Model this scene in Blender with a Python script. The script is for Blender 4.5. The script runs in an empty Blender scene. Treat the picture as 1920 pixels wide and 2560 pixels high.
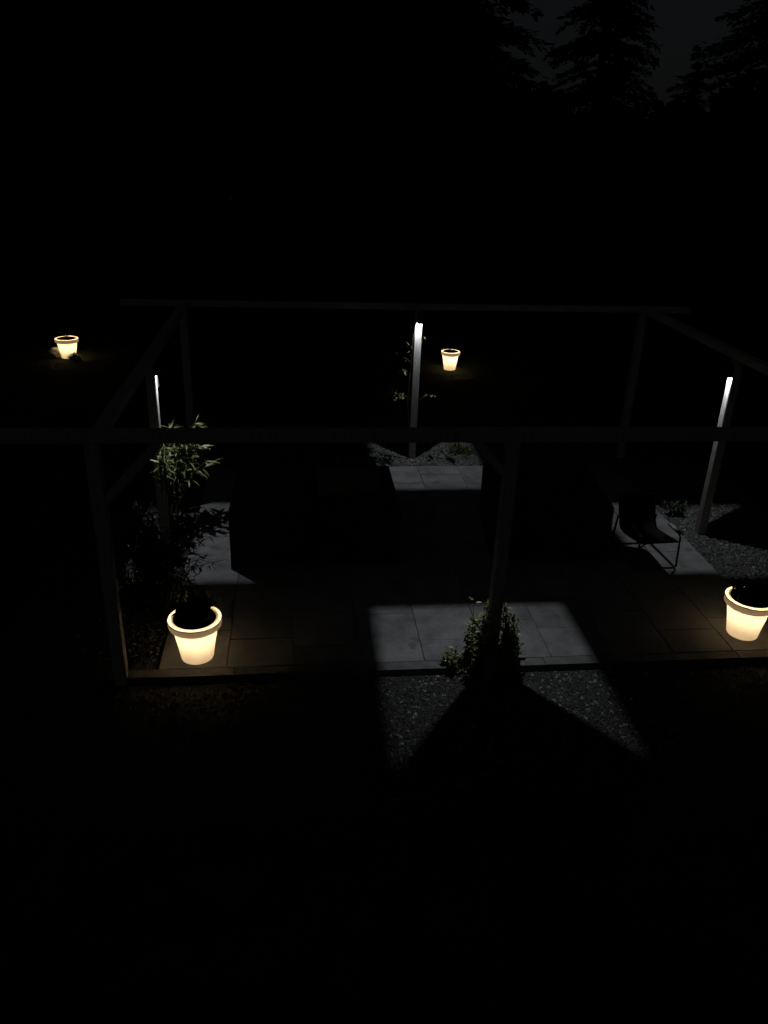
import bpy, math, random
import numpy as np
from mathutils import Vector, Matrix, Euler

random.seed(7)
rng = np.random.default_rng(7)
S = bpy.context.scene
C = S.collection

# ------------------------------------------------------------------ camera
F_PX, YAW, PITCH, ROLL = 1998.35, -0.115, 0.4335, 0.0356
CAM = Vector((1.6285, -6.1417, 4.4691))
cd = bpy.data.cameras.new("camera")
cam = bpy.data.objects.new("camera", cd)
C.objects.link(cam)
fwd = Vector((-math.sin(YAW) * math.cos(PITCH), math.cos(YAW) * math.cos(PITCH), -math.sin(PITCH)))
rt0 = Vector((math.cos(YAW), math.sin(YAW), 0))
up0 = rt0.cross(fwd)
rt = math.cos(ROLL) * rt0 + math.sin(ROLL) * up0
up = -math.sin(ROLL) * rt0 + math.cos(ROLL) * up0
mw = Matrix((rt, up, -fwd)).transposed().to_4x4()
mw.translation = CAM
cam.matrix_world = mw
cd.sensor_fit = 'VERTICAL'
cd.sensor_height = 24.0
cd.lens = 24.0 * F_PX / 2560.0
cd.clip_start = 0.05
cd.clip_end = 500
S.camera = cam

# ------------------------------------------------------------------ night sky, added faint fill, exposure
SKY_EL, SKY_AZ = math.radians(38), math.radians(215)
w = bpy.data.worlds.new("World")
S.world = w
w.use_nodes = True
wn = w.node_tree.nodes
wl = w.node_tree.links
sky = wn.new('ShaderNodeTexSky')
sky.sky_type = 'NISHITA'
sky.sun_disc = False
sky.sun_elevation = SKY_EL
sky.sun_rotation = SKY_AZ
sky.air_density = 1.0
sky.dust_density = 2.0
bw = wn.new('ShaderNodeHueSaturation')
bw.inputs['Saturation'].default_value = 0.45
wl.new(sky.outputs[0], bw.inputs['Color'])
wl.new(bw.outputs[0], wn['Background'].inputs['Color'])
wn['Background'].inputs['Strength'].default_value = 0.00085
sd = bpy.data.lights.new("beam_fill", 'SUN')
sd.energy = 0.004
sd.angle = math.radians(12)
sd.color = (0.92, 0.96, 1.0)
beam_fill = bpy.data.objects.new("beam_fill", sd)
C.objects.link(beam_fill)
# added fill for the beams, from behind the camera, a little to the left
beam_fill.rotation_euler = Vector((-0.35, -0.7, 0.62)).to_track_quat('Z', 'Y').to_euler()
S.view_settings.view_transform = 'Standard'
S.view_settings.look = 'None'
S.view_settings.exposure = 0
S.view_settings.gamma = 1
S.view_settings.use_curve_mapping = False
S.render.film_transparent = False
S.cycles.use_denoising = True
S.cycles.max_bounces = 8
S.cycles.sample_clamp_indirect = 3.0


def ground_at(u, depth):
    """ground position in the direction of photo column u, at a depth along the view"""
    h = Vector((fwd.x, fwd.y, 0)).normalized()
    r = Vector((h.y, -h.x, 0))
    return Vector((CAM.x, CAM.y, 0)) + h * depth + r * (depth * 0.86 * (u - 45 - 960) / F_PX)


# ------------------------------------------------------------------ materials
def mat(name, build):
    m = bpy.data.materials.new(name)
    m.use_nodes = True
    nt = m.node_tree
    nt.nodes.clear()
    out = nt.nodes.new('ShaderNodeOutputMaterial')
    build(nt, out)
    return m


def noise_mat(name, c1, c2, scale=6.0, rough=0.8, bump=0.0, bscale=60.0, spec=0.3, stretch=None, detail=6):
    def b(nt, out):
        N, L = nt.nodes, nt.links
        p = N.new('ShaderNodeBsdfPrincipled')
        tc = N.new('ShaderNodeTexCoord')
        src = tc.outputs['Object']
        if stretch:
            mp = N.new('ShaderNodeMapping')
            mp.inputs['Scale'].default_value = stretch
            L.new(src, mp.inputs[0])
            src = mp.outputs[0]
        n = N.new('ShaderNodeTexNoise')
        n.inputs['Scale'].default_value = scale
        n.inputs['Detail'].default_value = detail
        L.new(src, n.inputs['Vector'])
        r = N.new('ShaderNodeValToRGB')
        r.color_ramp.elements[0].position = 0.32
        r.color_ramp.elements[0].color = (*c1, 1)
        r.color_ramp.elements[1].position = 0.68
        r.color_ramp.elements[1].color = (*c2, 1)
        L.new(n.outputs['Fac'], r.inputs[0])
        L.new(r.outputs[0], p.inputs['Base Color'])
        p.inputs['Roughness'].default_value = rough
        p.inputs['Specular IOR Level'].default_value = spec
        if bump:
            n2 = N.new('ShaderNodeTexNoise')
            n2.inputs['Scale'].default_value = bscale
            n2.inputs['Detail'].default_value = 8
            L.new(src, n2.inputs['Vector'])
            bp = N.new('ShaderNodeBump')
            bp.inputs['Strength'].default_value = bump
            bp.inputs['Distance'].default_value = 0.01
            L.new(n2.outputs['Fac'], bp.inputs['Height'])
            L.new(bp.outputs[0], p.inputs['Normal'])
        L.new(p.outputs[0], out.inputs[0])
    return mat(name, b)


def slab_mat(name):
    def b(nt, out):
        N, L = nt.nodes, nt.links
        p = N.new('ShaderNodeBsdfPrincipled')
        tc = N.new('ShaderNodeTexCoord')
        oi = N.new('ShaderNodeObjectInfo')
        off = N.new('ShaderNodeVectorMath')
        off.operation = 'ADD'
        cb = N.new('ShaderNodeCombineXYZ')
        ml = N.new('ShaderNodeMath')
        ml.operation = 'MULTIPLY'
        ml.inputs[1].default_value = 40
        L.new(oi.outputs['Random'], ml.inputs[0])
        L.new(ml.outputs[0], cb.inputs[2])
        L.new(tc.outputs['Object'], off.inputs[0])
        L.new(cb.outputs[0], off.inputs[1])
        def nz(sc, det, rgh):
            n = N.new('ShaderNodeTexNoise')
            n.inputs['Scale'].default_value = sc
            n.inputs['Detail'].default_value = det
            n.inputs['Roughness'].default_value = rgh
            L.new(off.outputs[0], n.inputs['Vector'])
            return n
        a, c, st = nz(3.2, 8, 0.62), nz(70, 4, 0.6), nz(5.5, 3, 0.5)
        r = N.new('ShaderNodeValToRGB')
        r.color_ramp.elements[0].position = 0.3
        r.color_ramp.elements[0].color = (0.070, 0.0715, 0.075, 1)
        r.color_ramp.elements[1].position = 0.72
        r.color_ramp.elements[1].color = (0.165, 0.165, 0.165, 1)
        L.new(a.outputs['Fac'], r.inputs[0])
        sp = N.new('ShaderNodeMapRange')
        sp.inputs['From Min'].default_value = 0.3
        sp.inputs['From Max'].default_value = 0.7
        sp.inputs['To Min'].default_value = 0.82
        sp.inputs['To Max'].default_value = 1.12
        L.new(c.outputs['Fac'], sp.inputs['Value'])
        dk = N.new('ShaderNodeMapRange')
        dk.inputs['From Min'].default_value = 0.62
        dk.inputs['From Max'].default_value = 0.72
        dk.inputs['To Min'].default_value = 1.0
        dk.inputs['To Max'].default_value = 0.6
        L.new(st.outputs['Fac'], dk.inputs['Value'])
        tn = N.new('ShaderNodeMapRange')
        tn.inputs['To Min'].default_value = 0.85
        tn.inputs['To Max'].default_value = 1.1
        L.new(oi.outputs['Random'], tn.inputs['Value'])
        m1 = N.new('ShaderNodeMath'); m1.operation = 'MULTIPLY'
        m2 = N.new('ShaderNodeMath'); m2.operation = 'MULTIPLY'
        L.new(sp.outputs[0], m1.inputs[0]); L.new(dk.outputs[0], m1.inputs[1])
        L.new(m1.outputs[0], m2.inputs[0]); L.new(tn.outputs[0], m2.inputs[1])
        vm = N.new('ShaderNodeVectorMath'); vm.operation = 'SCALE'
        L.new(r.outputs[0], vm.inputs[0]); L.new(m2.outputs[0], vm.inputs['Scale'])
        L.new(vm.outputs[0], p.inputs['Base Color'])
        p.inputs['Roughness'].default_value = 0.8
        p.inputs['Specular IOR Level'].default_value = 0.2
        bp = N.new('ShaderNodeBump')
        bp.inputs['Strength'].default_value = 0.3
        bp.inputs['Distance'].default_value = 0.006
        L.new(c.outputs['Fac'], bp.inputs['Height'])
        L.new(bp.outputs[0], p.inputs['Normal'])
        L.new(p.outputs[0], out.inputs[0])
    return mat(name, b)


def leaf_mat(name, c1, c2, gloss=0.35, transl=0.3):
    def b(nt, out):
        N, L = nt.nodes, nt.links
        p = N.new('ShaderNodeBsdfPrincipled')
        tc = N.new('ShaderNodeTexCoord')
        n = N.new('ShaderNodeTexNoise')
        n.inputs['Scale'].default_value = 9
        L.new(tc.outputs['Object'], n.inputs['Vector'])
        oi = N.new('ShaderNodeObjectInfo')
        ad = N.new('ShaderNodeMath')
        ad.operation = 'ADD'
        ml = N.new('ShaderNodeMath')
        ml.operation = 'MULTIPLY'
        ml.inputs[1].default_value = 0.3
        L.new(oi.outputs['Random'], ml.inputs[0])
        L.new(n.outputs['Fac'], ad.inputs[0])
        L.new(ml.outputs[0], ad.inputs[1])
        r = N.new('ShaderNodeValToRGB')
        r.color_ramp.elements[0].position = 0.35
        r.color_ramp.elements[0].color = (*c1, 1)
        r.color_ramp.elements[1].position = 0.85
        r.color_ramp.elements[1].color = (*c2, 1)
        L.new(ad.outputs[0], r.inputs[0])
        L.new(r.outputs[0], p.inputs['Base Color'])
        p.inputs['Roughness'].default_value = gloss
        p.inputs['Specular IOR Level'].default_value = 0.4
        t = N.new('ShaderNodeBsdfTranslucent')
        L.new(r.outputs[0], t.inputs['Color'])
        mx = N.new('ShaderNodeMixShader')
        mx.inputs[0].default_value = transl
        L.new(p.outputs[0], mx.inputs[1])
        L.new(t.outputs[0], mx.inputs[2])
        L.new(mx.outputs[0], out.inputs[0])
    return mat(name, b)


def plastic_glow(name, tcol, dcol, fac):
    """thin translucent plastic: lets the bulb inside shine through"""
    def b(nt, out):
        N, L = nt.nodes, nt.links
        d = N.new('ShaderNodeBsdfDiffuse')
        d.inputs['Color'].default_value = (*dcol, 1)
        t = N.new('ShaderNodeBsdfTranslucent')
        tc = N.new('ShaderNodeTexCoord')
        n = N.new('ShaderNodeTexNoise')
        n.inputs['Scale'].default_value = 7
        n.inputs['Detail'].default_value = 5
        L.new(tc.outputs['Object'], n.inputs['Vector'])
        r = N.new('ShaderNodeValToRGB')
        r.color_ramp.elements[0].position = 0.3
        r.color_ramp.elements[0].color = (*(c * 0.86 for c in tcol), 1)
        r.color_ramp.elements[1].position = 0.7
        r.color_ramp.elements[1].color = (*tcol, 1)
        L.new(n.outputs['Fac'], r.inputs[0])
        L.new(r.outputs[0], t.inputs['Color'])
        mx = N.new('ShaderNodeMixShader')
        mx.inputs[0].default_value = fac
        L.new(d.outputs[0], mx.inputs[1])
        L.new(t.outputs[0], mx.inputs[2])
        L.new(mx.outputs[0], out.inputs[0])
    return mat(name, b)


def chips_mat(name, dark, mid, light):
    def b(nt, out):
        N, L = nt.nodes, nt.links
        p = N.new('ShaderNodeBsdfPrincipled')
        tc = N.new('ShaderNodeTexCoord')
        v = N.new('ShaderNodeTexVoronoi')
        v.inputs['Scale'].default_value = 38
        L.new(tc.outputs['Object'], v.inputs['Vector'])
        sp = N.new('ShaderNodeSeparateColor')
        L.new(v.outputs['Color'], sp.inputs[0])
        r = N.new('ShaderNodeValToRGB')
        e = r.color_ramp.elements
        e[0].position = 0.0
        e[0].color = (*dark, 1)
        e[1].position = 0.9
        e[1].color = (*mid, 1)
        x = e.new(0.985)
        x.color = (*light, 1)
        L.new(sp.outputs[0], r.inputs[0])
        L.new(r.outputs[0], p.inputs['Base Color'])
        p.inputs['Roughness'].default_value = 0.75
        L.new(p.outputs[0], out.inputs[0])
    return mat(name, b)


def emit_mat(name, col, strength):
    def b(nt, out):
        e = nt.nodes.new('ShaderNodeEmission')
        e.inputs[0].default_value = (*col, 1)
        e.inputs[1].default_value = strength
        nt.links.new(e.outputs[0], out.inputs[0])
    return mat(name, b)


M = {
    'lawn': noise_mat('lawn', (0.012, 0.016, 0.007), (0.03, 0.04, 0.016), 3.0, 0.95, 0.6, 40, 0.1),
    'bed': noise_mat('bed', (0.02, 0.02, 0.019), (0.05, 0.049, 0.046), 45.0, 0.95, 0.8, 120, 0.1),
    'timber': noise_mat('timber', (0.24, 0.236, 0.228), (0.38, 0.375, 0.365), 5.0, 0.7, 0.35, 18, 0.25, (14, 14, 1.2)),
    'slab': slab_mat('slab'),
    'kerb': noise_mat('kerb', (0.06, 0.06, 0.06), (0.10, 0.10, 0.099), 8.0, 0.85, 0.4, 110, 0.2),
    'joint': noise_mat('joint', (0.02, 0.02, 0.02), (0.045, 0.044, 0.042), 30.0, 0.95, 0.3, 120, 0.1),
    'chips': chips_mat('chips', (0.014, 0.014, 0.014), (0.036, 0.036, 0.035), (0.22, 0.22, 0.21)),
    'gravel': chips_mat('gravel', (0.03, 0.03, 0.03), (0.075, 0.075, 0.073), (0.2, 0.2, 0.195)),
    'gravel_pale': chips_mat('gravel_pale', (0.045, 0.045, 0.044), (0.10, 0.10, 0.097), (0.24, 0.24, 0.23)),
    'lamp': noise_mat('lamp', (0.02, 0.02, 0.021), (0.035, 0.035, 0.036), 20, 0.45, 0, 1, 0.4),
    'potbody': plastic_glow('potbody', (0.95, 0.90, 0.80), (0.70, 0.64, 0.54), 0.36),
    'potrim': plastic_glow('potrim', (0.85, 0.74, 0.62), (0.62, 0.52, 0.40), 0.085),
    'potlip': plastic_glow('potlip', (0.97, 0.94, 0.86), (0.80, 0.76, 0.66), 0.92),
    'potedge': noise_mat('potedge', (0.14, 0.09, 0.04), (0.2, 0.13, 0.06), 8, 0.6),
    'soil': noise_mat('soil', (0.006, 0.005, 0.004), (0.014, 0.012, 0.009), 40, 1.0, 0.8, 60, 0.05),
    'cover': noise_mat('cover', (0.006, 0.006, 0.007), (0.011, 0.011, 0.012), 3.0, 0.85, 0.4, 6, 0.15),
    'hem': noise_mat('hem', (0.05, 0.05, 0.052), (0.08, 0.08, 0.08), 9, 0.7),
    'brown': noise_mat('brown', (0.045, 0.033, 0.022), (0.075, 0.055, 0.038), 4.0, 0.7, 0.2, 20, 0.2, (1, 12, 1)),
    'steel': noise_mat('steel', (0.006, 0.006, 0.006), (0.01, 0.01, 0.01), 20, 0.5),
    'sling': noise_mat('sling', (0.004, 0.004, 0.005), (0.007, 0.007, 0.008), 90, 0.95, 0, 1, 0.05),
    'armwood': noise_mat('armwood', (0.10, 0.095, 0.085), (0.16, 0.15, 0.135), 6, 0.6, 0.2, 30, 0.25, (2, 14, 2)),
    'leaf': leaf_mat('leaf', (0.022, 0.034, 0.011), (0.065, 0.085, 0.028), 0.42, 0.3),
    'leaf_pale': leaf_mat('leaf_pale', (0.05, 0.07, 0.022), (0.12, 0.15, 0.055), 0.4, 0.3),
    'leaf_bright': leaf_mat('leaf_bright', (0.08, 0.10, 0.035), (0.19, 0.21, 0.085), 0.4, 0.3),
    'leaf_dark': leaf_mat('leaf_dark', (0.008, 0.011, 0.005), (0.02, 0.026, 0.01), 0.5, 0.2),
    'needle': leaf_mat('needle', (0.006, 0.010, 0.005), (0.016, 0.024, 0.011), 0.7, 0.15),
    'bark': noise_mat('bark', (0.03, 0.024, 0.018), (0.06, 0.05, 0.04), 12, 0.95, 0.8, 30, 0.1),
    'stem': noise_mat('stem', (0.03, 0.028, 0.014), (0.06, 0.055, 0.028), 15, 0.8),
    'stone': noise_mat('stone', (0.38, 0.35, 0.31), (0.55, 0.52, 0.47), 9, 0.85, 0.7, 25, 0.2),
    'wire': noise_mat('wire', (0.25, 0.25, 0.25), (0.35, 0.35, 0.35), 20, 0.35, 0, 1, 0.5),
}


# ------------------------------------------------------------------ mesh helpers
class MB:
    def __init__(s):
        s.v, s.f = [], []

    def add(s, vs, fs):
        o = len(s.v)
        s.v += [tuple(p) for p in vs]
        s.f += [tuple(i + o for i in q) for q in fs]
        return s

    def box(s, x0, x1, y0, y1, z0, z1, ch=0.0):
        if ch <= 0:
            vs = [(x, y, z) for z in (z0, z1) for y in (y0, y1) for x in (x0, x1)]
            return s.add(vs, [(0, 2, 3, 1), (4, 5, 7, 6), (0, 1, 5, 4), (2, 6, 7, 3), (0, 4, 6, 2), (1, 3, 7, 5)])
        rings = []
        for z, c in ((z0, 0), (z1 - ch, 0), (z1, ch)):
            rings.append([(x0 + c, y0 + c, z), (x1 - c, y0 + c, z), (x1 - c, y1 - c, z), (x0 + c, y1 - c, z)])
        vs = [p for r in rings for p in r]
        fs = [(3, 2, 1, 0), (8, 9, 10, 11)]
        for k in range(2):
            for i in range(4):
                j = (i + 1) % 4
                fs.append((k * 4 + i, k * 4 + j, k * 4 + 4 + j, k * 4 + 4 + i))
        return s.add(vs, fs)

    def bar(s, a, b, wx, wy, upv=(0, 0, 1), ch=0.006):
        """chamfered rectangular bar from a to b"""
        a, b = Vector(a), Vector(b)
        d = (b - a).normalized()
        upv = Vector(upv)
        if abs(d.dot(upv)) > 0.99:
            upv = Vector((0, 1, 0))
        sx = d.cross(upv).normalized()
        sy = sx.cross(d).normalized()
        hx, hy = wx / 2, wy / 2
        prof = [(-hx + ch, -hy), (hx - ch, -hy), (hx, -hy + ch), (hx, hy - ch), (hx - ch, hy), (-hx + ch, hy), (-hx, hy - ch), (-hx, -hy + ch)]
        vs = [a + sx * p[0] + sy * p[1] for p in prof] + [b + sx * p[0] + sy * p[1] for p in prof]
        fs = [tuple(range(7, -1, -1)), tuple(range(8, 16))]
        for i in range(8):
            j = (i + 1) % 8
            fs.append((i, j, 8 + j, 8 + i))
        return s.add(vs, fs)

    def tube(s, pts, radii, n=6):
        pts = [Vector(p) for p in pts]
        if not hasattr(radii, '__len__'):
            radii = [radii] * len(pts)
        vs, fs = [], []
        for i, p in enumerate(pts):
            d = (pts[min(i + 1, len(pts) - 1)] - pts[max(i - 1, 0)]).normalized()
            ref = Vector((0, 0, 1)) if abs(d.z) < 0.9 else Vector((1, 0, 0))
            sx = d.cross(ref).normalized()
            sy = sx.cross(d)
            for k in range(n):
                a = 2 * math.pi * k / n
                vs.append(p + (sx * math.cos(a) + sy * math.sin(a)) * radii[i])
        for i in range(len(pts) - 1):
            for k in range(n):
                j = (k + 1) % n
                fs.append((i * n + k, i * n + j, (i + 1) * n + j, (i + 1) * n + k))
        fs.append(tuple(range(n - 1, -1, -1)))
        fs.append(tuple((len(pts) - 1) * n + k for k in range(n)))
        return s.add(vs, fs)

    def lathe(s, prof, n=56, cap0=False, cap1=False):
        vs, fs = [], []
        for r, z in prof:
            for k in range(n):
                a = 2 * math.pi * k / n
                vs.append((r * math.cos(a), r * math.sin(a), z))
        for i in range(len(prof) - 1):
            for k in range(n):
                j = (k + 1) % n
                fs.append((i * n + k, i * n + j, (i + 1) * n + j, (i + 1) * n + k))
        if cap0:
            fs.append(tuple(range(n - 1, -1, -1)))
        if cap1:
            fs.append(tuple((len(prof) - 1) * n + k for k in range(n)))
        return s.add(vs, fs)

    def leaf(s, p, d, nrm, length, width, droop=0.25, fold=0.25):
        """one folded, drooping leaf: 4 stations along the midrib"""
        d = Vector(d).normalized()
        nrm = Vector(nrm)
        sx = d.cross(nrm)
        if sx.length < 1e-3:
            sx = d.cross(Vector((0.3, 0.8, 0.5)))
        sx.normalize()
        nn = sx.cross(d).normalized()
        p = Vector(p)
        st = [(0, 0.0), (0.3, 0.9), (0.62, 0.8), (1.0, 0.0)]
        vs = []
        for t, wd in st:
            c = p + d * length * t - nn * droop * length * t * t
            if wd == 0:
                vs.append(c)
            else:
                e = sx * width * 0.5 * wd
                vs += [c - e + nn * fold * width * 0.5, c, c + e + nn * fold * width * 0.5]
        fs = [(0, 2, 1), (0, 3, 2), (1, 2, 5, 4), (2, 3, 6, 5), (4, 5, 7), (5, 6, 7)]
        return s.add(vs, fs)

    def mesh(s, name, m, smooth=False):
        me = bpy.data.meshes.new(name)
        me.from_pydata(s.v, [], s.f)
        me.materials.append(M[m] if isinstance(m, str) else m)
        if smooth:
            me.polygons.foreach_set('use_smooth', [True] * len(me.polygons))
        me.update()
        return me

    def obj(s, name, m, parent=None, loc=(0, 0, 0), smooth=False):
        o = bpy.data.objects.new(name, s.mesh(name, m, smooth))
        C.objects.link(o)
        o.location = loc
        o.parent = parent
        return o


def tag(o, label=None, cat=None, group=None, kind=None):
    if label:
        o['label'] = label
    if cat:
        o['category'] = cat
    if group:
        o['group'] = group
    if kind:
        o['kind'] = kind
    return o


def thing(name, label, cat, loc=(0, 0, 0), rz=0.0, group=None):
    o = bpy.data.objects.new(name, None)
    C.objects.link(o)
    o.location = loc
    o.rotation_euler = (0, 0, rz)
    o.empty_display_size = 0.1
    return tag(o, label, cat, group)


def copy_tree(o, parent=None):
    c = o.copy()
    C.objects.link(c)
    c.parent = parent
    for ch in list(o.children):
        copy_tree(ch, c)
    return c


def rvec():
    v = Vector((random.gauss(0, 1), random.gauss(0, 1), random.gauss(0, 1)))
    return v.normalized()


# ------------------------------------------------------------------ ground
GZ = -0.085
g = MB()
n = 24
for i in range(n + 1):
    for j in range(n + 1):
        x, y = -150 + 300 * i / n, -150 + 300 * j / n
        g.v.append((x, y, GZ))
for i in range(n):
    for j in range(n):
        a = i * (n + 1) + j
        g.f.append((a, a + n + 1, a + n + 2, a + 1))
tag(g.obj('ground', 'lawn'), kind='structure')

X0, X1, Y0, Y1 = 0.31, 6.51, 0.085, 5.09
bed = MB()
# bed of gravel round the patio: four strips butted end to end
bed.box(-1.3, 8.3, -1.75, -0.06, GZ, -0.07)
bed.box(-1.3, X0 - 0.02, -0.06, 5.11, GZ, -0.07)
bed.box(X1 + 0.02, 8.3, -0.06, 5.11, GZ, -0.07)
bed.box(-1.3, 8.3, 5.11, 7.0, GZ, -0.07)
tag(bed.obj('gravel_bed', 'bed'), kind='structure')


def scatter(name, m, areas, smin, smax, label):
    base = np.array([(1, 0, 0), (-1, 0, 0), (0, 1, 0), (0, -1, 0), (0, 0, 1), (0, 0, -1)], float)
    faces = np.array([(0, 2, 4), (2, 1, 4), (1, 3, 4), (3, 0, 4), (2, 0, 5), (1, 2, 5), (3, 1, 5), (0, 3, 5)])
    V, Fc, off = [], [], 0
    for (x0, x1, y0, y1, dens) in areas:
        k = int((x1 - x0) * (y1 - y0) * dens)
        px = rng.uniform(x0, x1, k)
        py = rng.uniform(y0, y1, k)
        s = rng.uniform(smin, smax, k) * rng.choice([1, 1, 1, 1.7], k)
        an = rng.uniform(0, 6.283, k)
        tl = rng.normal(0, 0.5, k)
        sc = np.stack([s * rng.uniform(0.8, 1.6, k), s * rng.uniform(0.6, 1.0, k), s * rng.uniform(0.35, 0.8, k)], 1)
        loc = base[None] * sc[:, None] * (1 + rng.normal(0, 0.18, (k, 6, 1)))
        xz = loc[..., 0] * np.cos(tl)[:, None] - loc[..., 2] * np.sin(tl)[:, None]
        zz = loc[..., 0] * np.sin(tl)[:, None] + loc[..., 2] * np.cos(tl)[:, None]
        X = xz * np.cos(an)[:, None] - loc[..., 1] * np.sin(an)[:, None] + px[:, None]
        Y = xz * np.sin(an)[:, None] + loc[..., 1] * np.cos(an)[:, None] + py[:, None]
        Z = zz - 0.066 + rng.uniform(0, 0.008, k)[:, None]
        V.append(np.stack([X, Y, Z], -1).reshape(-1, 3))
        Fc.append((faces[None] + (np.arange(k) * 6)[:, None, None] + off).reshape(-1, 3))
        off += k * 6
    me = bpy.data.meshes.new(name)
    me.from_pydata(np.concatenate(V).tolist(), [], np.concatenate(Fc).tolist())
    me.materials.append(M[m])
    o = bpy.data.objects.new(name, me)
    C.objects.link(o)
    return tag(o, label, 'gravel', kind='stuff')


scatter('bark_chips', 'chips', [(2.0, 4.9, -1.6, -0.07, 11000), (-0.2, 2.0, -1.0, -0.07, 1800), (4.9, 7.4, -0.8, -0.07, 1200)], 0.004, 0.009,
        'dark chippings with pale flecks along the front kerb of the patio')
scatter('gravel_stones', 'gravel', [(6.56, 8.1, 0.4, 4.6, 3000), (-0.6, 0.27, 0.3, 3.6, 1500)], 0.008, 0.016,
        'grey gravel beside the right and left edges of the patio')
scatter('gravel_stones', 'gravel_pale', [(2.2, 5.2, 5.12, 6.7, 3600)], 0.008, 0.016,
        'pale gravel strip behind the back edge of the patio')

# ------------------------------------------------------------------ patio: slabs and kerb stones
pb = MB()
pb.box(X0, X1, Y0, Y1, GZ, -0.0125)
patio = tag(pb.obj('patio', 'joint'), kind='structure')
CW = 0.62
firsts = [0.62, 0.46, 0.30, 0.85, 0.35, 0.67, 0.50, 0.78, 0.40, 0.60]
seqs = [[.6, .9, .6, .4, .9, .6, .6, .9], [.9, .6, .4, .9, .6, .6, .9, .4], [.6, .4, .9, .6, .9, .4, .6, .9], [.9, .9, .6, .6, .4, .9, .6]]
cache = {}
for ci in range(10):
    xa = X0 + CW * ci
    y, k, L = Y0, 0, firsts[ci]
    while y < Y1 - 0.02:
        L = min(L, Y1 - y)
        if Y1 - (y + L) < 0.2:
            L = Y1 - y
        key = (round(L, 3), (ci + k) % 2)
        if key not in cache:
            b_ = MB()
            b_.box(0.003, CW - 0.003, 0.003, L - 0.003, -0.012, 0.0, 0.002)
            cache[key] = b_.mesh('slab', 'slab')
        o = bpy.data.objects.new('slab', cache[key])
        C.objects.link(o)
        o.location = (xa, y, random.uniform(-0.002, 0.002))
        o.parent = patio
        y += L
        L = seqs[ci % 4][k % 7]
        k += 1
kb = MB()
kb.box(0.002, 0.978, 0.0, 0.121, -0.12, 0.0, 0.003)
km = kb.mesh('kerb_stone', 'kerb')
for i in range(7):
    o = bpy.data.objects.new('kerb_stone', km)
    C.objects.link(o)
    o.location = (X0 - 0.29 + 0.98 * i, Y0 - 0.122, -0.001 + random.uniform(-0.001, 0.001))
    o.parent = patio

# ------------------------------------------------------------------ pergola
A, B, D, ML, MR, H = 3.3972, 3.4254, 5.62, 2.73, 2.81, 2.30
W_ = A + B
PT = 0.108
posts = {'FL': (0, 0), 'FC': (A, 0), 'FR': (W_, 0), 'LM': (0.0, ML), 'RM': (W_ + 0.03, MR), 'BL': (0, D), 'BC': (A, D), 'BR': (W_, D)}
pergola = thing('pergola', 'pale timber pergola frame of posts and beams around the paved patio', 'pergola')
for k, (x, y) in posts.items():
    b_ = MB()
    b_.bar((x, y, GZ - 0.02), (x, y, H - 0.052), PT, PT, (0, 1, 0))
    b_.obj('post', 'timber', pergola)
MB().bar((-2.2, 0, H), (W_ + 0.7, 0, H), 0.10, 0.10).obj('beam', 'timber', pergola)
MB().bar((-0.85, D, H), (W_ + 0.72, D, H), 0.085, 0.085).obj('beam', 'timber', pergola)
MB().bar((0.045, 0.0525, H), (0.045, D - 0.045, H), 0.10, 0.095).obj('beam', 'timber', pergola)
MB().bar((W_ + 0.02, 0.0525, H), (W_ + 0.02, D - 0.045, H), 0.10, 0.095).obj('beam', 'timber', pergola)


def brace(x, y, s, k=1.0):
    MB().bar((x + s * 0.05, y, H - 0.06 - 0.50 * k), (x + s * (0.05 + 0.47 * k), y, H - 0.06), 0.07, 0.07).obj('brace', 'timber', pergola)


brace(0, 0, 1)
brace(A, 0, -1, 0.55)

# ------------------------------------------------------------------ post lamps (box downlights)
LAMP_POWER = 67


def lamp(label, x, y, rz, zo, dep=0.10, left=0.048, right=0.048, front=0.048, power=LAMP_POWER, shield_w=0.0):
    """mounted on a post face; local +y points away from the post, origin on the face at the mouth of the box"""
    t = thing('post_lamp', label, 'lamp', (x, y, zo), rz, 'box lamps fixed near the tops of the posts')
    e = 0.066
    zt = dep + 0.035
    hs = MB()
    tk = 0.004
    hs.box(-left - tk, -left, 0.0, e + front, 0.0, zt)
    hs.box(right, right + tk, 0.0, e + front, 0.0, zt)
    hs.box(-left - tk, right + tk, e + front, e + front + tk, 0.0, zt)
    hs.box(-min(left, 0.053), min(right, 0.053), -0.0005, 0.002, 0.0, zt)
    hs = hs.obj('housing', 'lamp', t)
    if shield_w:
        MB().box(-shield_w, -0.047, 0.0004, 0.0044, -0.17, zt).box(0.047, shield_w, 0.0004, 0.0044, -0.17, zt).obj('spill_shield', 'lamp', t)  # added wings that stop lamplight spilling past the post
    MB().box(-left - 0.012, right + 0.012, 0.0, e + front + 0.014, zt, zt + 0.014, 0.004).obj('lid', 'lamp', hs)
    MB().box(-0.02, 0.02, 0.002, 0.03, dep + 0.012, dep + 0.034).obj('bracket', 'lamp', t)
    ld = bpy.data.lights.new('lamp_light', 'POINT')
    ld.energy = power
    ld.shadow_soft_size = 0.0036
    ld.color = (0.93, 0.965, 1.0)
    lo = bpy.data.objects.new('lamp_light', ld)
    C.objects.link(lo)
    lo.location = (0, e, dep)
    lo.parent = t
    MB().lathe([(0.011, dep + 0.004), (0.011, dep + 0.012)], 16, True, True).obj('led_board', 'wire', hs, (0, e, 0))
    return t


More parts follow.
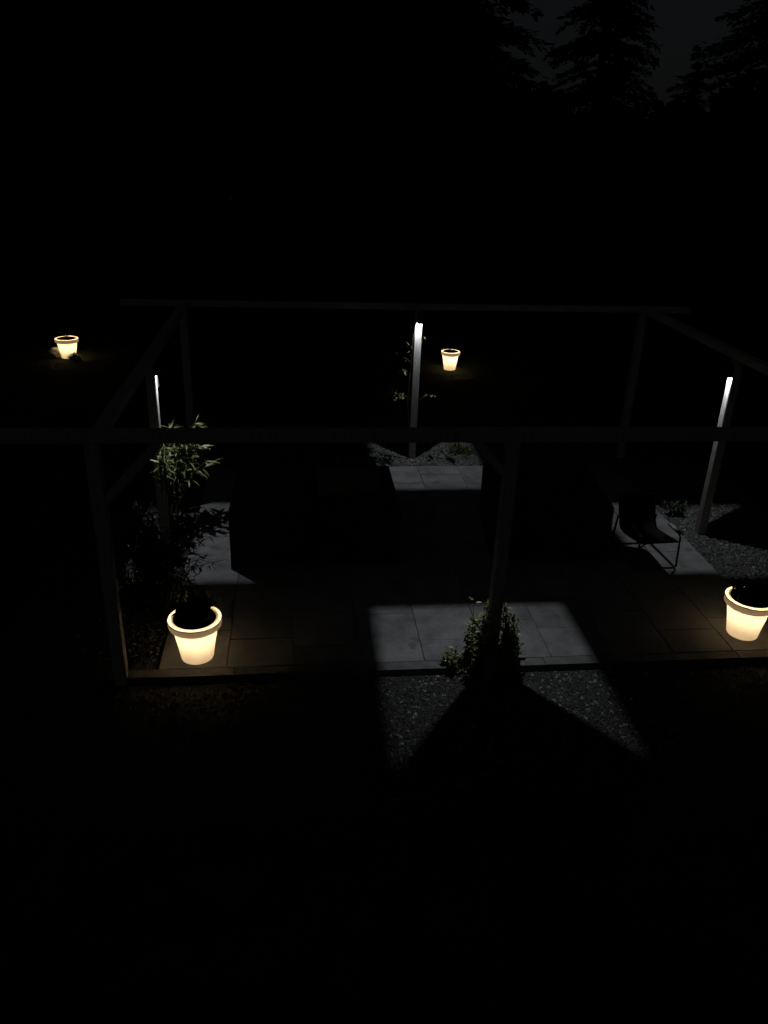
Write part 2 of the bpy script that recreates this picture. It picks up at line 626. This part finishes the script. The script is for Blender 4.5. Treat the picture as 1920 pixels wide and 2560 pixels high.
hp = PT / 2 + 0.001
lamp('box lamp on the back middle post, above the leafy climber', A, D - hp, math.pi, 2.08, front=0.059, left=0.047, right=0.028)
lamp('box lamp on the left side post, above the long leaved shrub', hp, ML, -math.pi / 2, 2.05, left=0.049, right=0.049, shield_w=0.15)
lamp('box lamp on the right side post, above the lounge chair', W_ + 0.03 - hp, MR, math.pi / 2, 2.04, left=0.0535, right=0.038)
lamp('box lamp on the far side of the front middle post, lighting the paving and kerb', A, hp, 0, 1.95, left=0.0495, right=0.0495, front=0.045)

# ------------------------------------------------------------------ glowing planters
POT_POWER = 8.6


def make_pot():
    t = thing('glowing_planter', 'x', 'planter', group='glowing plant pots')
    MB().lathe([(0.143, 0.006), (0.150, 0.0), (0.152, 0.006), (0.166, 0.10), (0.184, 0.20), (0.202, 0.30), (0.2095, 0.345)], 64).obj('body', 'potbody', t, smooth=True)
    rim = MB().lathe([(0.2100, 0.345), (0.235, 0.343), (0.2430, 0.350), (0.2450, 0.362), (0.2480, 0.405), (0.2495, 0.411)], 64).obj('rim', 'potrim', t, smooth=True)
    MB().lathe([(0.2507, 0.4115), (0.2525, 0.4140), (0.2505, 0.4185), (0.2465, 0.4195), (0.2440, 0.4175)], 64).obj('rim_edge', 'potedge', rim, smooth=True)
    MB().lathe([(0.2435, 0.4180), (0.235, 0.4230), (0.222, 0.4245), (0.207, 0.4225), (0.200, 0.4180), (0.197, 0.4150)], 64).obj('lip', 'potlip', rim, smooth=True)
    MB().lathe([(0.0, 0.374), (0.08, 0.376), (0.193, 0.4150), (0.1965, 0.4152)], 48).obj('soil_tray', 'soil', t)
    so = MB()
    nr, ns = 7, 40
    so.v.append((0, 0, 0.430))
    for i in range(1, nr + 1):
        for k in range(ns):
            a = 2 * math.pi * k / ns
            r = 0.1965 * i / nr
            so.v.append((r * math.cos(a), r * math.sin(a), 0.4165 + 0.014 * (1 - (i / nr) ** 2) + (random.uniform(-0.004, 0.005) if i < nr else 0)))
    for k in range(ns):
        so.f.append((0, 1 + k, 1 + (k + 1) % ns))
    for i in range(nr - 1):
        for k in range(ns):
            j = (k + 1) % ns
            a = 1 + i * ns
            so.f.append((a + k, a + ns + k, a + ns + j, a + j))
    so.obj('soil', 'soil', t)
    MB().lathe([(0.0, 0.003), (0.142, 0.005)], 40).obj('base', 'potedge', t)
    ld = bpy.data.lights.new('bulb', 'POINT')
    ld.energy = POT_POWER
    ld.shadow_soft_size = 0.02
    ld.color = (1.0, 0.745, 0.45)
    lo = bpy.data.objects.new('bulb', ld)
    C.objects.link(lo)
    lo.location = (0, 0, 0.297)
    lo.parent = t
    return t


pot = make_pot()
pot.location = (0.645, 0.285, 0.003)
pot['label'] = 'glowing cream plant pot on the patio beside the left bush'
p2 = copy_tree(pot)
p2.location = (6.135, 0.39, 0.003)
p2.rotation_euler.z = 1.2
p2['label'] = 'glowing cream plant pot at the right edge of the photo with ragged plant'
p3 = copy_tree(pot)
p3.location = (-3.42, 11.95, GZ + 0.004)
p3.rotation_euler.z = 2.5
p3['label'] = 'distant glowing pot with a pale stone beside it, far left on the lawn'
p4 = copy_tree(pot)
p4.location = (4.98, 11.13, GZ + 0.004)
p4.scale = (0.85, 0.85, 0.95)
p4.rotation_euler.z = 4.0
p4['label'] = 'distant glowing pot on the lawn behind the back middle post'


def mound_plant(name, label, loc, rad, hgt, nleaf, lmin, lmax, wid, m, up=0.6, cat='plant', rz=0.0, spread=1.0):
    t = thing(name, label, cat, loc, rz)
    st = MB()
    lf = MB()
    ns = max(6, nleaf // 14)
    for i in range(ns):
        a = random.uniform(0, 6.283)
        r = rad * math.sqrt(random.random())
        top = Vector((r * math.cos(a) * spread, r * math.sin(a) * spread, hgt * (1 - 0.6 * (r / rad) ** 2) * random.uniform(0.75, 1.1)))
        root = Vector((top.x * 0.25, top.y * 0.25, 0))
        mid = (root + top) * 0.5 + Vector((0, 0, hgt * 0.15))
        st.tube([root, mid, top], [0.005, 0.004, 0.002], 4)
        for j in range(nleaf // ns):
            q = random.uniform(0.25, 1.0)
            p = root.lerp(mid, q * 2) if q < 0.5 else mid.lerp(top, q * 2 - 1)
            d = rvec()
            d.z = d.z * 0.5 + up * 0.5
            d += Vector((top.x, top.y, 0)) * 0.6 / max(rad, 0.01)
            lf.leaf(p, d, (0, 0, 1), random.uniform(lmin, lmax), wid * random.uniform(0.8, 1.2), random.uniform(0.05, 0.5))
    st.obj('stems', 'stem', t)
    tag(lf.obj('foliage', m, t), kind='stuff')
    return t


near_plant = mound_plant('potted_plant', 'low dark leafy plant filling the glowing pot beside the left bush', (0.645, 0.325, 0.425), 0.18, 0.15, 800, 0.05, 0.09, 0.026, 'leaf_dark', 0.5)
mound_plant('potted_plant', 'ragged dark plant in the glowing pot at the right photo edge', (6.135, 0.42, 0.425), 0.20, 0.13, 900, 0.035, 0.06, 0.022, 'leaf_dark', 0.3)
mound_plant('potted_plant', 'sparse dark plant in the far left glowing pot', (-3.42, 11.97, GZ + 0.425), 0.10, 0.30, 160, 0.06, 0.12, 0.03, 'leaf_dark', 0.9)
mound_plant('potted_plant', 'sparse dark plant in the glowing pot behind the back middle post', (4.98, 11.15, GZ + 0.395), 0.10, 0.24, 190, 0.06, 0.11, 0.025, 'leaf_dark', 0.9)

# ------------------------------------------------------------------ covered furniture
def covered(label, x0, x1, y0, y1, z, rz, top_panel=None):
    """furniture hidden under a fitted dark cover: soft edges, sagging top, folds at the hem"""
    cx, cy = (x0 + x1) / 2, (y0 + y1) / 2
    hx, hy = (x1 - x0) / 2, (y1 - y0) / 2
    t = thing('covered_table', label, 'table', (cx, cy, 0.004), rz, 'tables under dark covers')
    m = MB()
    per = []
    nseg = 22
    for (ax, ay, bx, by) in ((-hx, -hy, hx, -hy), (hx, -hy, hx, hy), (hx, hy, -hx, hy), (-hx, hy, -hx, -hy)):
        for i in range(nseg):
            q = i / nseg
            per.append(Vector((ax + (bx - ax) * q, ay + (by - ay) * q, 0)))
    N = len(per)
    levels = [(0.0, 1.0, 0.010), (0.25, 1.0, 0.007), (0.5, 1.0, 0.004), (0.94, 1.0, 0.0015), (0.985, 0.992, 0), (1.0, 0.975, 0)]
    for lz, sc, fold in levels:
        for i, p in enumerate(per):
            nrm = Vector((p.x / hx, p.y / hy, 0)).normalized()
            f = fold * math.sin(i * 1.7 + 0.6 * math.sin(i * 0.37))
            q = Vector((p.x * sc, p.y * sc, 0)) - nrm * abs(f)
            m.v.append((q.x, q.y, lz * z))
    for k in range(len(levels) - 1):
        for i in range(N):
            j = (i + 1) % N
            m.f.append((k * N + i, k * N + j, (k + 1) * N + j, (k + 1) * N + i))
    o0 = (len(levels) - 1) * N
    prev = list(range(o0, o0 + N))
    for sc, dz in ((0.7, -0.008), (0.4, -0.014)):
        cur = []
        for p in per:
            cur.append(len(m.v))
            m.v.append((p.x * sc, p.y * sc, z + dz + random.uniform(-0.002, 0.002)))
        for i in range(N):
            j = (i + 1) % N
            m.f.append((prev[i], prev[j], cur[j], cur[i]))
        prev = cur
    m.f.append(tuple(prev))
    m.obj('cover', 'cover', t, smooth=False)
    MB().tube([(-hx + 0.02, -hy - 0.008, 0.03), (hx - 0.02, -hy - 0.008, 0.03)], 0.006).obj('hem_cord', 'hem', t)
    return t


ct = covered('large covered table left of the patio middle, next to the left bush', 0.84, 2.76, 1.95, 3.26, 0.74, 0.0)
MB().box(-0.30, 0.45, -0.38, 0.48, 0.7405, 0.752, 0.003).obj('top_panel', 'brown', ct, (0.33, 0.1, 0.0))
covered('covered table on the right half of the patio beside the lounge chair', 3.93, 5.30, 1.98, 3.30, 0.74, -0.10)

# ------------------------------------------------------------------ lounge chair
def lounge_chair(label, loc, rz):
    t = thing('lounge_chair', label, 'chair', loc, rz)
    hw = 0.25
    for s in (-1, 1):
        x = s * hw
        MB().tube([(x, -0.30, 0.42), (x, -0.33, 0.40), (x, -0.36, 0.03), (x, -0.34, 0.012), (x, 0.30, 0.012), (x, 0.33, 0.03), (x, 0.28, 0.42)], 0.012, 8).obj('leg_loop', 'steel', t)
        MB().box(x - 0.028, x + 0.028, -0.34, -0.06, 0.434, 0.452, 0.004).obj('armrest', 'armwood', t)
    st = MB()
    nx, ny = 6, 10
    prof = [(-0.30, 0.335), (-0.2, 0.32), (-0.05, 0.295), (0.1, 0.275), (0.2, 0.285), (0.25, 0.35), (0.29, 0.44), (0.33, 0.54), (0.36, 0.62), (0.37, 0.65)]
    def sheet(pr):
        mm = MB()
        for (y, z) in pr:
            for i in range(nx + 1):
                u = i / nx * 2 - 1
                mm.v.append((u * (hw - 0.02), y, z - 0.015 * (1 - u * u)))
        for (y, z) in pr:
            for i in range(nx + 1):
                u = i / nx * 2 - 1
                mm.v.append((u * (hw - 0.02), y + 0.004, z - 0.006 - 0.015 * (1 - u * u)))
        n1 = len(pr) * (nx + 1)
        for a in range(len(pr) - 1):
            for i in range(nx):
                q = a * (nx + 1) + i
                mm.f.append((q, q + 1, q + nx + 2, q + nx + 1))
                mm.f.append((n1 + q, n1 + q + nx + 1, n1 + q + nx + 2, n1 + q + 1))
        return mm
    sheet(prof[:6]).obj('seat', 'sling', t, smooth=True)
    sheet(prof[5:]).obj('backrest', 'sling', t, smooth=True)
    for s in (-1, 1):
        MB().tube([(s * (hw - 0.018), y, z) for y, z in prof], 0.010, 6).obj('side_rail', 'steel', t)
    MB().tube([(-hw + 0.018, 0.37, 0.65), (-0.1, 0.377, 0.675), (0.1, 0.377, 0.675), (hw - 0.018, 0.37, 0.65)], 0.011, 8).obj('top_rail', 'hem', t)
    MB().tube([(-hw, -0.345, 0.012), (hw, -0.345, 0.012)], 0.010, 6).obj('crossbar', 'steel', t)
    MB().tube([(-hw, 0.30, 0.014), (hw, 0.30, 0.014)], 0.010, 6).obj('crossbar', 'steel', t)
    MB().tube([(-hw, -0.31, 0.33), (hw, -0.31, 0.33)], 0.010, 6).obj('crossbar', 'steel', t)
    return t


lounge_chair('black sling lounge chair with pale armrests under the right post lamp', (5.76, 2.10, 0.002), 0.06)

# ------------------------------------------------------------------ shrubs and climbers
def leaf_mesh(name, length, width, droop, m):
    b_ = MB()
    b_.leaf((0, 0, 0), (1, 0, 0), (0, 0, 1), length, width, droop)
    return b_.mesh(name, m)


def put_leaf(me, parent, p, d, twist=0.0, s=1.0):
    o = bpy.data.objects.new('leaf', me)
    C.objects.link(o)
    q = Vector(d).to_track_quat('X', 'Z')
    o.rotation_euler = (q @ Euler((twist, 0, 0)).to_quaternion()).to_euler()
    o.location = p
    o.scale = (s, s, s)
    o.parent = parent
    return o


def arch_shrub(name, label, loc, stems, leaf_me, per, m_fol, fol_n, extra_low=0):
    """stems: list of (tip offset, arch); single large leaves along the stems, small dense leaves lower down"""
    t = thing(name, label, 'shrub', loc)
    fol = MB()
    for (tip, arch) in stems:
        tip = Vector(tip)
        root = Vector((tip.x * 0.12 + random.uniform(-0.05, 0.05), tip.y * 0.12 + random.uniform(-0.05, 0.05), 0))
        pts = []
        for i in range(7):
            q = i / 6
            p = root.lerp(tip, q)
            p.z = root.z + (tip.z - root.z) * (q ** 0.7) + arch * math.sin(q * math.pi)
            k = q ** 1.6
            p.x = root.x + (tip.x - root.x) * k
            p.y = root.y + (tip.y - root.y) * k
            pts.append(p)
        MB().tube(pts, [0.007, 0.006, 0.005, 0.005, 0.004, 0.003, 0.002], 5).obj('stem', 'stem', t)
        for j in range(per):
            q = random.uniform(0.5, 1.0) * 6
            i = min(5, int(q))
            p = pts[i].lerp(pts[i + 1], q - i)
            tang = (pts[i + 1] - pts[i]).normalized()
            d = tang * 0.6 + rvec() * 0.8 + Vector((0, 0, -0.25))
            put_leaf(random.choice(leaf_me), t, p, d, random.uniform(-0.6, 0.6), random.uniform(0.7, 1.15))
        for j in range(fol_n):
            q = random.uniform(0.08, 0.9) * 6
            i = min(5, int(q))
            p = pts[i].lerp(pts[i + 1], q - i) + rvec() * 0.05
            d = rvec() + Vector((0, 0, -0.2))
            fol.leaf(p, d, (0, 0, 1), random.uniform(0.05, 0.11), random.uniform(0.012, 0.022), random.uniform(0.1, 0.5))
    if fol.v:
        tag(fol.obj('foliage', m_fol, t), kind='stuff')
    return t


LONG = [leaf_mesh('leaf', 0.15, 0.036, 0.35, 'leaf_bright'), leaf_mesh('leaf', 0.12, 0.034, 0.55, 'leaf_pale'), leaf_mesh('leaf', 0.17, 0.036, 0.2, 'leaf_bright')]
st = []
for i in range(20):
    st.append(((random.uniform(0.04, 0.60), random.uniform(0.06, 0.40), random.uniform(0.95, 1.52)), random.uniform(0.0, 0.12)))
for i in range(6):
    st.append(((random.uniform(0.05, 0.12), random.uniform(-0.45, -0.25), random.uniform(1.2, 1.42)), 0.05))
arch_shrub('long_leaved_shrub', 'tall shrub with long pointed leaves growing round the left lamp post', (0.02, 2.82, -0.07), st, LONG, 12, 'leaf', 11)

st = []
for i in range(20):
    a = random.uniform(-1.3, 1.4)
    r = random.uniform(0.35, 0.85)
    st.append(((r * math.cos(a), r * math.sin(a) + 0.2, random.uniform(0.35, 1.0)), random.uniform(0.05, 0.25)))
for i in range(14):
    st.append(((random.uniform(-0.4, 0.3), random.uniform(-0.75, 0.6), random.uniform(0.3, 0.9)), random.uniform(0.05, 0.2)))
for i in range(18):
    st.append(((random.uniform(-0.65, 0.12), random.uniform(0.2, 1.35), random.uniform(0.35, 1.0)), random.uniform(0.05, 0.2)))
SMALL = [leaf_mesh('leaf', 0.10, 0.022, 0.35, 'leaf'), leaf_mesh('leaf', 0.085, 0.02, 0.2, 'leaf')]
bush = arch_shrub('arching_bush', 'big loose bush of arching twigs behind the left glowing pot', (0.08, 1.12, -0.07), st, SMALL, 7, 'leaf_dark', 85)

tips = MB()
for i in range(9):
    ex = Vector((0.30 + 0.055 * i + random.uniform(-0.03, 0.03), random.uniform(-0.52, -0.36), random.uniform(0.36, 0.52)))
    rt_ = Vector((0.12, -0.05, 0.0))
    mid = Vector((ex.x * 0.6, ex.y * 0.5, ex.z + 0.12))
    MB().tube([rt_, mid, ex], [0.004, 0.003, 0.002], 4).obj('twig', 'stem', bush)
    for j in range(9):
        p = mid.lerp(ex, random.uniform(0.55, 1.05))
        tips.leaf(p, Vector((0.2, -0.7, random.uniform(-0.6, 0.5))) + rvec() * 0.7, (0, 0, 1), random.uniform(0.06, 0.11), random.uniform(0.014, 0.024), random.uniform(0.2, 0.7))
tag(tips.obj('leaf_tips', 'leaf_bright', bush), kind='stuff')

# evergreen at the foot of the front middle post
t = thing('evergreen_shrub', 'small leaved evergreen shrub hugging the foot of the front middle post', 'shrub', (A, 0.0, -0.07))
lf, sm = MB(), MB()
for i in range(70):
    a = random.uniform(0, 6.283)
    side = math.cos(a)
    r = random.uniform(0.06, 0.26)
    hh = random.uniform(0.2, 0.80) * (1.0 if r < 0.19 else 0.78)
    top = Vector((r * math.cos(a) * 1.15, r * math.sin(a) * 0.75 - 0.02, hh))
    if i % 9 == 0:
        top = Vector((-0.42 + random.uniform(-0.06, 0.08), -0.02 + random.uniform(-0.08, 0.08), random.uniform(0.12, 0.26)))
    if abs(top.x) < 0.075 and abs(top.y) < 0.08:
        top.x = 0.09 * (1 if top.x > 0 else -1)
    root = Vector((top.x * 0.35 + 0.07 * (1 if top.x > 0 else -1), top.y * 0.5, 0))
    mid = root.lerp(top, 0.55) + Vector((top.x * 0.1, top.y * 0.1, 0))
    sm.tube([root, mid, top], [0.005, 0.004, 0.002], 4)
    for j in range(28):
        q = random.uniform(0.2, 1)
        p = root.lerp(mid, q / 0.55) if q < 0.55 else mid.lerp(top, (q - 0.55) / 0.45)
        d = rvec() + Vector((0, 0, 0.35)) + Vector((top.x, top.y, 0)) * 0.8
        lf.leaf(p + rvec() * 0.02, d, (0, 0, 1), random.uniform(0.04, 0.068), random.uniform(0.02, 0.032), random.uniform(-0.1, 0.35), 0.35)
sm.obj('stems', 'stem', t)
tag(lf.obj('foliage', 'leaf_bright', t), kind='stuff')

# climber on the back post
CLUST = [(-0.202, -0.06, 1.866, 0.035, 7), (-0.146, -0.05, 1.722, 0.012, 2), (0.075, -0.02, 1.953, 0.004, 1), (-0.278, -0.03, 1.644, 0.04, 5), (-0.216, -0.03, 1.445, 0.03, 4), (-0.3, -0.02, 1.466, 0.03, 2), (-0.341, -0.08, 1.094, 0.075, 18), (-0.215, -0.06, 1.045, 0.06, 9), (-0.458, -0.04, 1.082, 0.05, 6), (0.17, -0.02, 1.059, 0.02, 2), (0.269, -0.02, 1.059, 0.02, 2)]
t = thing('climbing_plant', 'thin climber with scattered leaf clusters on the back middle post', 'climber', (A, D - 0.08, -0.07))
OV = [leaf_mesh('leaf', 0.095, 0.042, 0.3, 'leaf_bright'), leaf_mesh('leaf', 0.075, 0.034, 0.15, 'leaf_bright'), leaf_mesh('leaf', 0.12, 0.04, 0.4, 'leaf_pale')]
MB().tube([(-0.07, 0.02, 0), (-0.075, -0.01, 0.5), (-0.12, 0.0, 0.95), (-0.10, 0.02, 1.35), (-0.085, 0.0, 1.75), (-0.075, 0.01, 2.0)], [0.008, 0.007, 0.006, 0.005, 0.004, 0.003], 6).obj('stem', 'stem', t)
for (cx, cy, cz, sp, k) in CLUST:
    sx = -0.085 if cx < 0 else 0.07
    MB().tube([(sx, 0.03, cz - 0.10), ((cx + sx) / 2, 0.02, cz - 0.02), (cx, cy, cz)], [0.003, 0.0025, 0.002], 4).obj('twig', 'stem', t)
    for j in range(k):
        p = Vector((cx, cy, cz)) + rvec() * sp
        put_leaf(random.choice(OV), t, p, rvec() + Vector((-0.1, -0.3, -0.15)), random.uniform(-0.8, 0.8), (0.55 if k == 1 else random.uniform(0.7, 1.1)))

mound_plant('ground_plant', 'low dark plant in the gravel behind the lit back slabs', (4.22, 5.86, -0.065), 0.20, 0.10, 240, 0.06, 0.12, 0.025, 'leaf', 0.5)
mound_plant('ground_plant', 'small plant in the gravel left of the back middle post', (2.98, 5.40, -0.065), 0.15, 0.08, 160, 0.04, 0.07, 0.018, 'leaf_dark', 0.5)
mound_plant('ground_plant', 'low plant in the gravel at the foot of the right lamp post', (6.75, 3.42, -0.065), 0.2, 0.16, 160, 0.06, 0.12, 0.025, 'leaf_dark', 0.6)
mound_plant('ground_plant', 'added dark low bush hiding the lit gravel at the left end of the back strip', (2.42, 5.75, -0.065), 0.38, 0.32, 800, 0.06, 0.12, 0.03, 'leaf_dark', 0.5)  # bush put in to cover lamplit gravel and keep this end dark
mound_plant('grass_tuft', 'dark grass tuft in front of the far left glowing pot', (-3.24, 11.70, GZ), 0.13, 0.12, 420, 0.06, 0.12, 0.016, 'leaf_dark', 1.2, 'grass')

# stone beside the far left pot
sb = MB()
import bmesh
bm = bmesh.new()
bmesh.ops.create_icosphere(bm, subdivisions=3, radius=0.15)
for v in bm.verts:
    nz = math.sin(v.co.x * 31 + 1) * math.sin(v.co.y * 27 + 2) * math.sin(v.co.z * 29)
    v.co *= 1 + 0.22 * nz + random.uniform(-0.03, 0.03)
    v.co.z *= 0.75
me = bpy.data.meshes.new('stone')
bm.to_mesh(me)
bm.free()
me.materials.append(M['stone'])
so = bpy.data.objects.new('stone', me)
C.objects.link(so)
so.location = (-3.68, 11.93, GZ + 0.11)
tag(so, 'pale rounded stone beside the far left glowing pot', 'stone')

# ------------------------------------------------------------------ trees
def spruce_mesh(seed, hgt, rad):
    rd = random.Random(seed)
    tr, cr = MB(), MB()
    tr.tube([(0, 0, -0.1), (0, 0, hgt * 0.35), (0, 0, hgt * 0.75), (0, 0, hgt * 0.99)], [hgt * 0.016, hgt * 0.011, hgt * 0.005, 0.01], 8)
    z = 0.35
    lim = MB()
    while z < hgt * 0.985:
        q = z / hgt
        R = rad * (1 - q) ** 0.85 + 0.12
        nb = max(6, int(13 * (1 - q) + 7))
        for b in range(nb):
            a = rd.uniform(0, 6.283)
            Rb = R * rd.uniform(0.72, 1.12)
            da = Vector((math.cos(a), math.sin(a), 0))
            sg = Vector((-da.y, da.x, 0))
            z0 = z + rd.uniform(-0.45, 0.35)
            drop = Rb * rd.uniform(0.18, 0.38)
            if Rb > 0.6:
                lim.tube([(0, 0, z0), da * Rb * 0.5 + Vector((0, 0, z0 - drop * 0.5)), da * Rb * 0.95 + Vector((0, 0, z0 - drop * 0.75))], [0.03, 0.02, 0.006], 3)
            m_ = max(14, int(Rb * 40))
            for j in range(m_):
                u = rd.uniform(0.12, 1.0)
                p = da * (Rb * u) + Vector((0, 0, z0 - drop * (u ** 1.2)))
                wv = Rb * 0.26 * (1.1 - u * 0.6)
                p = p + sg * rd.uniform(-wv, wv)
                d = da * rd.uniform(0.3, 1) + sg * rd.uniform(-0.9, 0.9) + Vector((0, 0, rd.uniform(-0.7, 0.15)))
                d.normalize()
                L = rd.uniform(0.12, 0.30)
                wdt = L * rd.uniform(0.35, 0.6)
                e = d.cross(Vector((rd.uniform(-0.5, 0.5), rd.uniform(-0.5, 0.5), 1))).normalized() * wdt * 0.5
                cr.add([p - e * 0.4, p + d * L * 0.55 - e, p + d * L, p + d * L * 0.55 + e, p + e * 0.4], [(0, 1, 2, 3, 4)])
        z += 0.26 + 0.20 * (1 - q)
    return tr.mesh('trunk', 'bark'), lim.mesh('branches', 'bark'), cr.mesh('crown', 'needle')


VAR = [(spruce_mesh(1, 15.0, 3.5), 15.0, 3.5), (spruce_mesh(2, 15.0, 3.9), 15.0, 3.9), (spruce_mesh(3, 15.0, 3.2), 15.0, 3.2), (spruce_mesh(4, 12.0, 7.4), 12.0, 7.4)]


def spruce(label, u, depth, hgt, rad, v, rz):
    (tm, lm, cm), h0, r0 = VAR[v]
    p = ground_at(u, depth)
    t = thing('spruce_tree', label, 'tree', (p.x, p.y, GZ), rz, 'dark spruces behind the garden')
    for nm, me in (('trunk', tm), ('branches', lm), ('crown', cm)):
        o = bpy.data.objects.new(nm, me)
        C.objects.link(o)
        o.parent = t
        if nm == 'branches':
            tag(o, kind='stuff')
    t.scale = (rad / r0, rad / r0, hgt / h0)
    return t


spruce('dark spruce standing alone between the two gaps of night sky', 1515, 28.0, 14.6, 2.8, 0, 0.3)
spruce('broad dark spruce right of the wide sky gap at the photo edge', 2030, 27.0, 12.0, 7.4, 3, 1.0)
spruce('short dark spruce poking into the foot of the wide sky gap', 1757, 30.0, 7.9, 1.8, 2, 2.0)
spruce('tall dark spruce whose side bounds the narrow sky gap on the left', 1112, 28.0, 20.0, 4.4, 1, 0.7)
row = [(-210, 29.0, 20.0, 4.6), (-60, 27.5, 19.0, 4.6), (90, 30.5, 21, 4.8), (230, 27.0, 18.5, 4.5), (380, 30.0, 21, 5.0), (520, 27.0, 19, 4.6), (660, 30.5, 21.5, 5.0), (800, 27.5, 19, 4.6), (930, 30.0, 21, 4.8), (1050, 27.0, 18.5, 4.4)]
words = ['outermost', 'first', 'second', 'third', 'fourth', 'fifth', 'sixth', 'seventh', 'eighth', 'ninth']
for i, (u, d, h, r) in enumerate(row):
    spruce('tall dark spruce in the black tree wall, %s from the left edge of the photo' % words[i], u, d, h, r, i % 3, i * 1.3)
spruce('dark spruce far behind the wide sky gap, low on its left side', 1640, 36.0, 6.9, 3.0, 0, 4.0)
spruce('dark spruce far behind the narrow sky gap, low at its foot', 1370, 36.0, 6.9, 3.0, 2, 5.0)

# low mass of far wood that closes the view under the sky gaps
wd = MB()
rd = random.Random(5)
for i in range(15000):
    u = rd.uniform(-500, 2500)
    dd = rd.uniform(38, 44)
    p = ground_at(u, dd)
    top = 6.1 + 0.7 * math.sin(u * 0.011) + 0.5 * math.sin(u * 0.037 + 1)
    z = top * rd.random() ** 0.6
    p.z = z
    d = Vector((rd.uniform(-1, 1), rd.uniform(-1, 1), rd.uniform(-0.6, 0.6))).normalized()
    L = rd.uniform(0.5, 1.0)
    e = d.cross(Vector((rd.uniform(-1, 1), rd.uniform(-1, 1), 1))).normalized() * L * 0.35
    wd.add([p - e * 0.5, p + d * L * 0.5 - e, p + d * L, p + d * L * 0.5 + e, p + e * 0.5], [(0, 1, 2, 3, 4)])
tag(wd.obj('distant_wood', 'needle'), 'black mass of far woodland under the gaps of night sky', 'woodland', kind='stuff')
